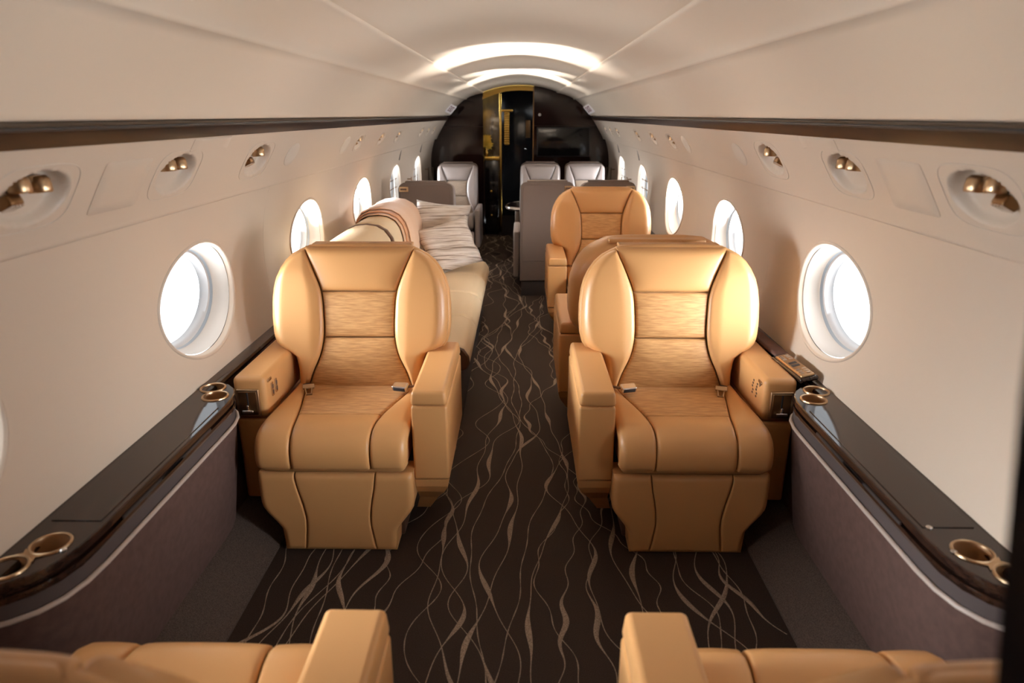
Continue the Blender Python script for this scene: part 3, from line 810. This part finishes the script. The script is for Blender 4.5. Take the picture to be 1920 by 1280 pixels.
# ------------------------------------------------------------------ the grey seats
G = make_seat('grey_cabin_armchair', 'grey', -1)
G.location = (.235, 7.28, 0); G.scale = (1, 1, .95); tag(G, 'pale grey leather seat facing the camera, left of the pair by the screen', 'armchair', 'grey leather cabin seats')
def gplace(x, y, rot, label):
    c = copy_tree(G); c.location = (x, y, 0); c.rotation_euler = (0, 0, rot); tag(c, label, 'armchair'); return c
def drop_arm(c, side):  # neighbours share the arm between them
    for k in kids(c):
        if k.name.startswith('armrest') and (sum(v.co.x for v in k.data.vertices)*side) > 0: bpy.data.objects.remove(k)
drop_arm(gplace(.735, 7.28, 0, 'pale grey leather seat facing the camera, right of the pair by the screen'), -1)
gplace(-.695, 7.22, 0, 'pale grey leather seat facing the camera on the left before the dark bulkhead')
gplace(.235, 6.44, PI, 'taupe seat back with plinth, beside the aisle behind the farther tan seat')
drop_arm(gplace(.735, 6.44, PI, 'taupe seat facing away by the right wall behind the farther tan seat'), 1)
gl = gplace(-.745, 6.34, PI, 'grey seat facing away with a gold latch, behind the divan')
for c in kids(gl):
    if c.name.startswith('latch'): c.location.x = .354

# table between the grey seats
tb = empty('cabin_table', (.46, 6.85, 0), label='glossy table with rounded metal edge between the grey seats', cat='table')
b = MB(); N = 20; pl = []
for i in range(N+1):
    a = PI/2+PI*i/N; pl.append(Vector((-.42+.16*math.cos(a), .26*math.sin(a), 0)))
pl += [Vector((.56, -.26, 0)), Vector((.56, .26, 0))]
b.prism([p+Vector((0, 0, .600)) for p in pl], (0, 0, .03)); b.build('table_top', 'bulk', tb)
b = MB(); b.tube([p+Vector((0, 0, .615)) for p in pl], .018, n=8, closed=True); b.build('edge_band', 'chrome', tb)
b = MB(); b.lathe([(.10, 0), (.10, .02), (.045, .05), (.04, .60)], n=20); b.build('pedestal', 'bronze_d', tb)

# ------------------------------------------------------------------ divan on the left
dv = empty('divan', (-.66, 4.10, 0), label='long cream leather divan along the left wall behind the left tan seat', cat='sofa')
ox, oy = -.66, 4.10
prof_seat = [(-.98, .30), (-.98, .425), (-.62, .432), (-.40, .428), (-.30, .420), (-.250, .400), (-.226, .365), (-.222, .330), (-.235, .300), (-.262, .288), (-.32, .285)]
def seatcush(ya, yb):
    b = MB(); rings = []; c = Vector((-.62, 0, .355)); n = 26
    import itertools
    dense = []
    for i in range(len(prof_seat)):
        a = Vector((prof_seat[i][0], 0, prof_seat[i][1])); e = Vector((prof_seat[(i+1) % len(prof_seat)][0], 0, prof_seat[(i+1) % len(prof_seat)][1]))
        for q in range(3): dense.append(a.lerp(e, q/3))
    for j in range(n+1):
        t = j/n; y = ya+(yb-ya)*t; e = min(t, 1-t)*(yb-ya)
        ins = drop(e, .022)+.0
        rings.append([Vector((p.x+(c.x-p.x)*ins*1.2-ox, y-oy, p.z+(c.z-p.z)*ins*3.2)) for p in dense])
    b.loft(rings); return b
for a in range(4):
    seatcush(3.13+.515*a, 3.13+.515*(a+1)-.002).build('seat_cushion', 'divan', dv, sharp=70)
b = MB(); pe = [Vector((x-ox, 3.105-oy, z)) for x, z in prof_seat]; b.prism(pe, (0, .028, 0), bev=.008); b.build('end_panel', 'brown', dv)
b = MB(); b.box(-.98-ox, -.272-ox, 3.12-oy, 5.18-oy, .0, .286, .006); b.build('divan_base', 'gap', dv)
# back cushions with rolled tops
def backprof(k=0.):
    pts = []
    pr = [(-.700, .40), (-.705, .55), (-.715, .68), (-.722, .78), (-.735, .85), (-.765, .905), (-.81, .937), (-.87, .948), (-.93, .940), (-.975, .915), (-1.00, .87), (-1.01, .80), (-1.005, .60), (-1.0, .40)]
    return [(x-.012, z if z < .55 else .55+(z-.55)*.80) for x, z in pr]
def backcush(ya, yb, name='back_cushion', mat='divan', grow=0., zc=.66):
    b = MB(); n = 24; rings = []; pr = backprof()
    for j in range(n+1):
        t = j/n; y = ya+(yb-ya)*t; e = min(t, 1-t)*(yb-ya); ins = drop(e, .05)-grow
        ring = []
        for x, z in pr:
            v = Vector((x+.87, z-zc)); L_ = max(v.length, 1e-3); k = (L_-ins*.9)/L_
            if z <= .41: k = 1-ins*.5
            ring.append(Vector((-.87+v.x*k-ox, y-oy, zc+v.y*k)))
        rings.append(ring)
    b.loft(rings); return b
backcush(3.14, 4.02).build('back_cushion', 'divan', dv, sharp=80)
backcush(4.05, 4.62).build('back_cushion', 'divan', dv, sharp=80)
backcush(4.64, 5.17).build('back_cushion', 'divan', dv, sharp=80)
b = MB(); b.tube([(x-ox+(.003 if x > -.87 else -.003), 4.035-oy, z-.012) for x, z in backprof()], .014, n=8, flat=.8); b.build('dividing_strap', 'brown', dv)

# throw folded over the divan back
th = empty('throw_blanket', (-.87, 4.55, .95), label='peach throw folded over the back of the divan', cat='blanket')
def drape(ya, yb, off, x_end_front, name, mat, zc=.66):
    pr = [p for p in backprof() if p[1] > .55][:-1]
    pr = [(-.703, x_end_front)]+pr
    b = MB(); n = len(pr)
    def ring(y, o_):
        r = []
        for x, z in pr:
            v = Vector((x+.87, z-zc)); k = (v.length+o_)/v.length
            r.append(Vector((v.x*k, y-4.55, zc+v.y*k-.95)))
        return r
    rg = []
    for t in range(9):
        y = ya+(yb-ya)*t/8; rg.append(ring(y, off+.004*math.sin(t*1.9)))
    outer = rg; inner = [ring(ya+(yb-ya)*t/8, off-.006) for t in range(9)]
    b.loft(outer, closed=False); b.loft(inner[::-1], closed=False)
    b.loft([outer[0], inner[0]], closed=False); b.loft([outer[-1], inner[-1]], closed=False)
    # front hem
    b.add([r[0] for r in outer]+[r[0] for r in inner], [(i, i+1, i+10, i+9) for i in range(8)])
    return b.build(name, mat, th, sharp=60)
drape(4.42, 4.98, .040, .43, 'top_fold', 'throw')
drape(4.36, 4.95, .026, .46, 'lower_fold', 'throw_d')
drape(4.33, 4.90, .014, .50, 'lower_fold', 'throw')

# striped pillows
def pillow(name, loc, rot, w_, h_, th_, label):
    b = MB(); n = 22; RY = Matrix.Rotation(rot[1], 3, 'Y')
    def fn(sgn):
        def f(u, v):
            a = 2*u-1; c = 2*v-1
            k = (1-abs(a)**2.6)*(1-abs(c)**2.6)
            pin = 1-.07*(1-abs(a)**2)*0
            x = a*w_/2*(1-.07*(1-c*c)); z = c*h_/2*(1-.07*(1-a*a))
            dent = .25*math.exp(-((a+.15)**2+(c-.05)**2)*5)
            q = Vector((x+.004*math.sin(9*c), sgn*th_/2*(max(k, 0)**.45)*(1-dent), z)); q.rotate(RY); return q
        return f
    b.grid(n, n, fn(1)); b.grid(n, n, fn(-1))
    o = b.build(name, 'stripe', sharp=120); o.location = loc; o.rotation_euler = (rot[0], 0, rot[2])
    return tag(o, label, 'pillow', 'striped silk pillows on the divan')
R_ = math.radians
pillow('striped_pillow', (-.560, 5.00, .655), (R_(-12), R_(7), R_(12)), .40, .44, .14, 'striped silk pillow on the divan, rear of the two, its corner highest')
pillow('striped_pillow', (-.480, 4.76, .600), (R_(-28), R_(-17), R_(10)), .38, .36, .13, 'striped silk pillow on the divan, front one leaning on the other')

# ------------------------------------------------------------------ aft bulkhead
HULL = [(.0, 1.10), (.6, 1.12), (.85, 1.15), (1.05, 1.13), (1.2, 1.09), (1.41, .95), (1.46, .92), (1.57, .83), (1.66, .70), (1.72, .52), (1.765, .42), (1.80, .30), (1.825, .18), (1.832, .0)]
hull_w = lambda z: interp(HULL, z)
def hull_top(x): # z of the hull at |x|
    x = abs(x); t = [(w_, z) for z, w_ in HULL if z >= .85]; t.sort(); return interp(t, x)
def bulk(x0, x1, name):
    xs = [x0+(x1-x0)*i/24 for i in range(25)]
    top = [(x, hull_top(x) if abs(x) < 1.15 else .85) for x in xs]
    poly = [Vector((x0, Y1, 0)), Vector((x1, Y1, 0))]+[Vector((x, Y1, z)) for x, z in reversed(top)]
    b = MB(); b.prism(poly, (0, .05, 0)); return b.build(name, 'bulk', kind='structure')
bulk(-1.15, -.452, 'wall_aft_left'); bulk(.172, 1.15, 'wall_aft_right')
b = MB(); b.box(.172, 1.05, Y1-.006, Y1, 1.345, 1.349, .001); b.build('trim_%d' % tn, 'gap', kind='structure'); tn += 1
b = MB(); b.box(-1.05, -.452, Y1-.006, Y1, 1.335, 1.339, .001); b.build('trim_%d' % tn, 'gap', kind='structure'); tn += 1
tv = empty('wall_screen', (.535, Y1-.012, 1.155), label='black flat television screen set in the right side of the dark bulkhead', cat='television')
b = MB(); b.box(-.325, .325, -.004, .012, -.175, .175, .004); b.build('bezel', 'blackp', tv)
b = MB(); b.box(-.312, .312, -.0055, -.003, -.162, .162, .001); b.build('screen_panel', 'black', tv)
b = MB(); b.lathe([(.018, 0), (.018, .006), (.010, .012), (.001, .013)], n=20, T=Matrix.Rotation(PI/2, 4, 'X')); o = b.build('bulkhead_button', 'lens'); o.location = (.242, Y1, 1.476)
tag(o, 'small round pale button on the dark bulkhead above the screen', 'button')
# gold arch and post of the doorway
b = MB(); xs = [-.452+.624*i/20 for i in range(21)]
b.loft([[Vector((x, Y1+.03, hull_top(x)-.075-.04*max(0, -x-.1)*1.5)) for x in xs], [Vector((x, Y1+.03, hull_top(x)+.02)) for x in xs], [Vector((x, Y1+.10, hull_top(x)+.02)) for x in xs], [Vector((x, Y1+.10, hull_top(x)-.075-.04*max(0, -x-.1)*1.5)) for x in xs], [Vector((x, Y1+.03, hull_top(x)-.075-.04*max(0, -x-.1)*1.5)) for x in xs]], closed=False)
b.build('trim_%d' % tn, 'gold', kind='structure', sharp=20); tn += 1
b = MB(); b.box(-.262, -.232, Y1+.25, Y1+.28, 0, 1.80, .006); b.build('trim_%d' % tn, 'gold', kind='structure'); tn += 1
b = MB(); b.box(.160, .172, Y1-.004, Y1+.05, 0, 1.80, .002); b.build('trim_%d' % tn, 'bronze_d', kind='structure'); tn += 1
# galley beyond the doorway
b = MB(); b.box(-.60, -.235, Y1+.26, Y1+.30, 0, 1.85, .004); b.build('wall_galley', 'galley', kind='structure')
b = MB(); b.box(-1.2, 1.2, 10.95, 11.0, 0, 2.0, .004); b.build('wall_galley_end', 'black', kind='structure')
b = MB(); b.box(-1.22, -1.18, Y1, 11.0, 0, 2.0, .004); b.build('wall_galley_left', 'black', kind='structure')
b = MB(); b.box(1.18, 1.22, Y1, 11.0, 0, 2.0, .004); b.build('wall_galley_right', 'black', kind='structure')
b = MB(); b.box(-1.2, 1.2, Y1+.05, 11.0, 1.86, 1.9, .004); b.build('ceiling_galley', 'black', kind='structure')
cb = empty('galley_cabinet', (-.39, Y1+.15, 0), label='black galley cabinet with gold counter just inside the doorway', cat='cabinet')
b = MB(); b.box(-.06, .12, -.08, .105, 0, .93, .004); b.build('body', 'black', cb)
b = MB(); b.box(-.06, .135, -.095, .105, .93, .975, .006); b.build('counter', 'gold', cb)
for zz in (.55, .25):
    b = MB(); b.box(-.05, .115, -.086, -.078, zz-.12, zz+.12, .003); dr = b.build('drawer', 'black', cb)
    b = MB(); b.lathe([(.006, 0), (.006, .012), (.014, .016), (.014, .022), (.002, .026)], n=14, T=Matrix.Translation((.03, -.086, zz)) @ Matrix.Rotation(PI/2, 4, 'X')); b.build('knob', 'gold', dr)
fl = empty('flower_vase', (-.425, Y1+.15, .976), label='small vase of yellow flowers on the gold galley counter', cat='flowers')
b = MB(); b.lathe([(.02, 0), (.03, .01), (.034, .05), (.022, .085), (.026, .10)], n=20, cap=(True, False)); b.build('vase', 'gold', fl)
rn = random.Random(3)
for q in range(9):
    a = rn.uniform(0, 6.28); rr = rn.uniform(.0, .05); cz = .15+rn.uniform(-.03, .07); c = Vector((rr*math.cos(a), rr*math.sin(a)*.8, cz))
    b = MB()
    for s_ in range(8):
        aa = 2*PI*s_/8; T = Matrix.Translation(c) @ Matrix.Rotation(aa, 4, 'Y') @ Matrix.Rotation(rn.uniform(-.5, .5), 4, 'X')
        b.add([(0, 0, 0), (.018, -.014, .028), (.0, -.018, .058), (-.018, -.014, .028)], [(0, 1, 2, 3)], T=T)
    b.build('flower', 'petal', fl)
    b = MB(); b.tube([(0, 0, .08), c*.6+Vector((0, 0, .05)), c], .0018, n=5); b.build('stem', 'leaf', fl)
lv = empty('louvred_gold_panel', (-.168, Y1+.285, 1.31), label='slim gold ribbed panel hanging in the dark aisle beyond the doorway', cat='panel')
b = MB(); b.box(-.030, .030, 0, .02, -.20, .20, .003); b.build('backing', 'gold', lv)
b = MB()
for q in range(14): b.box(-.034, .034, -.010, .0, -.19+.028*q, -.172+.028*q, .003)
b.build('rib', 'gold', lv)
b = MB(); b.box(-.07, .075, -.02, .02, .20, .232, .006); b.build('top_rail', 'gold', lv)
ld = empty('aisle_door', (0, 10.6, 0), label='dark glossy door at the far end of the aisle with faint highlights', cat='door')
b = MB(); b.box(-.30, .34, 0, .04, 0, 1.80, .006); b.build('door_leaf', 'black', ld)
b = MB(); b.lathe([(.02, 0), (.022, .02), (.01, .04), (.002, .045)], n=16, T=Matrix.Translation((.08, 0, 1.0)) @ Matrix.Rotation(PI/2, 4, 'X')); b.build('door_knob', 'chrome', ld)
b = MB(); b.box(.08, .15, -.01, .0, 1.15, 1.40, .01); b.build('door_window', 'bronze_d', ld)
dl = empty('downlight', (-.40, Y1+.16, 1.70), label='small gold downlight over the flowers just inside the doorway', cat='lamp')
b = MB(); b.lathe([(.012, .12), (.030, .11), (.036, .02), (.040, .0), (.034, -.002), (.028, .02)], n=20); b.build('lamp_housing', 'gold', dl)
l = bpy.data.lights.new('downlight_bulb', 'SPOT'); l.energy = 9; l.color = (1, .78, .42); l.spot_size = math.radians(70); l.shadow_soft_size = .02
o = bpy.data.objects.new('downlight_bulb', l); COL.objects.link(o); o.parent = dl; o.location = (0, -.01, -.01)
# small placards at the aft end of the ceiling
for sd in (-1, 1):
    nrm = Vector((-sd*.75, -.15, -.66)).normalized()
    root = empty('exit_placard', (sd*.778, 8.10, 1.535), label='small pale placard with red lettering low on the aft %s ceiling panel' % ('left' if sd < 0 else 'right'), cat='sign')
    yv = Vector((0, 0, 1)); zv = nrm; xv = Vector((-1, 0, 0)) if False else Vector((0, 1, 0)).cross(zv)
    e = Vector((0, 1, 0)); e = (e-zv*e.dot(zv)).normalized(); u_ = zv.cross(e)
    if u_.z < 0: u_ = -u_
    rgt = u_.cross(zv)
    T = Matrix(((rgt.x, u_.x, zv.x, 0), (rgt.y, u_.y, zv.y, 0), (rgt.z, u_.z, zv.z, 0), (0, 0, 0, 1)))
    b = MB(); b.box(-.16, .16, -.055, .055, -.004, .004, .003, T=T); pl_ = b.build('plate', 'sign', root)
    cu = bpy.data.curves.new('lettering', 'FONT'); cu.body = 'EXIT'; cu.size = .10; cu.align_x = 'CENTER'; cu.align_y = 'CENTER'; cu.extrude = .001
    to = bpy.data.objects.new('lettering', cu); COL.objects.link(to)
    dg = bpy.context.evaluated_depsgraph_get(); me = bpy.data.meshes.new_from_object(to.evaluated_get(dg))
    bpy.data.objects.remove(to)
    me.transform(T @ Matrix.Translation((0, 0, .0052))); me.materials.clear(); me.materials.append(M['signink'])
    o = bpy.data.objects.new('lettering', me); COL.objects.link(o); o.parent = root
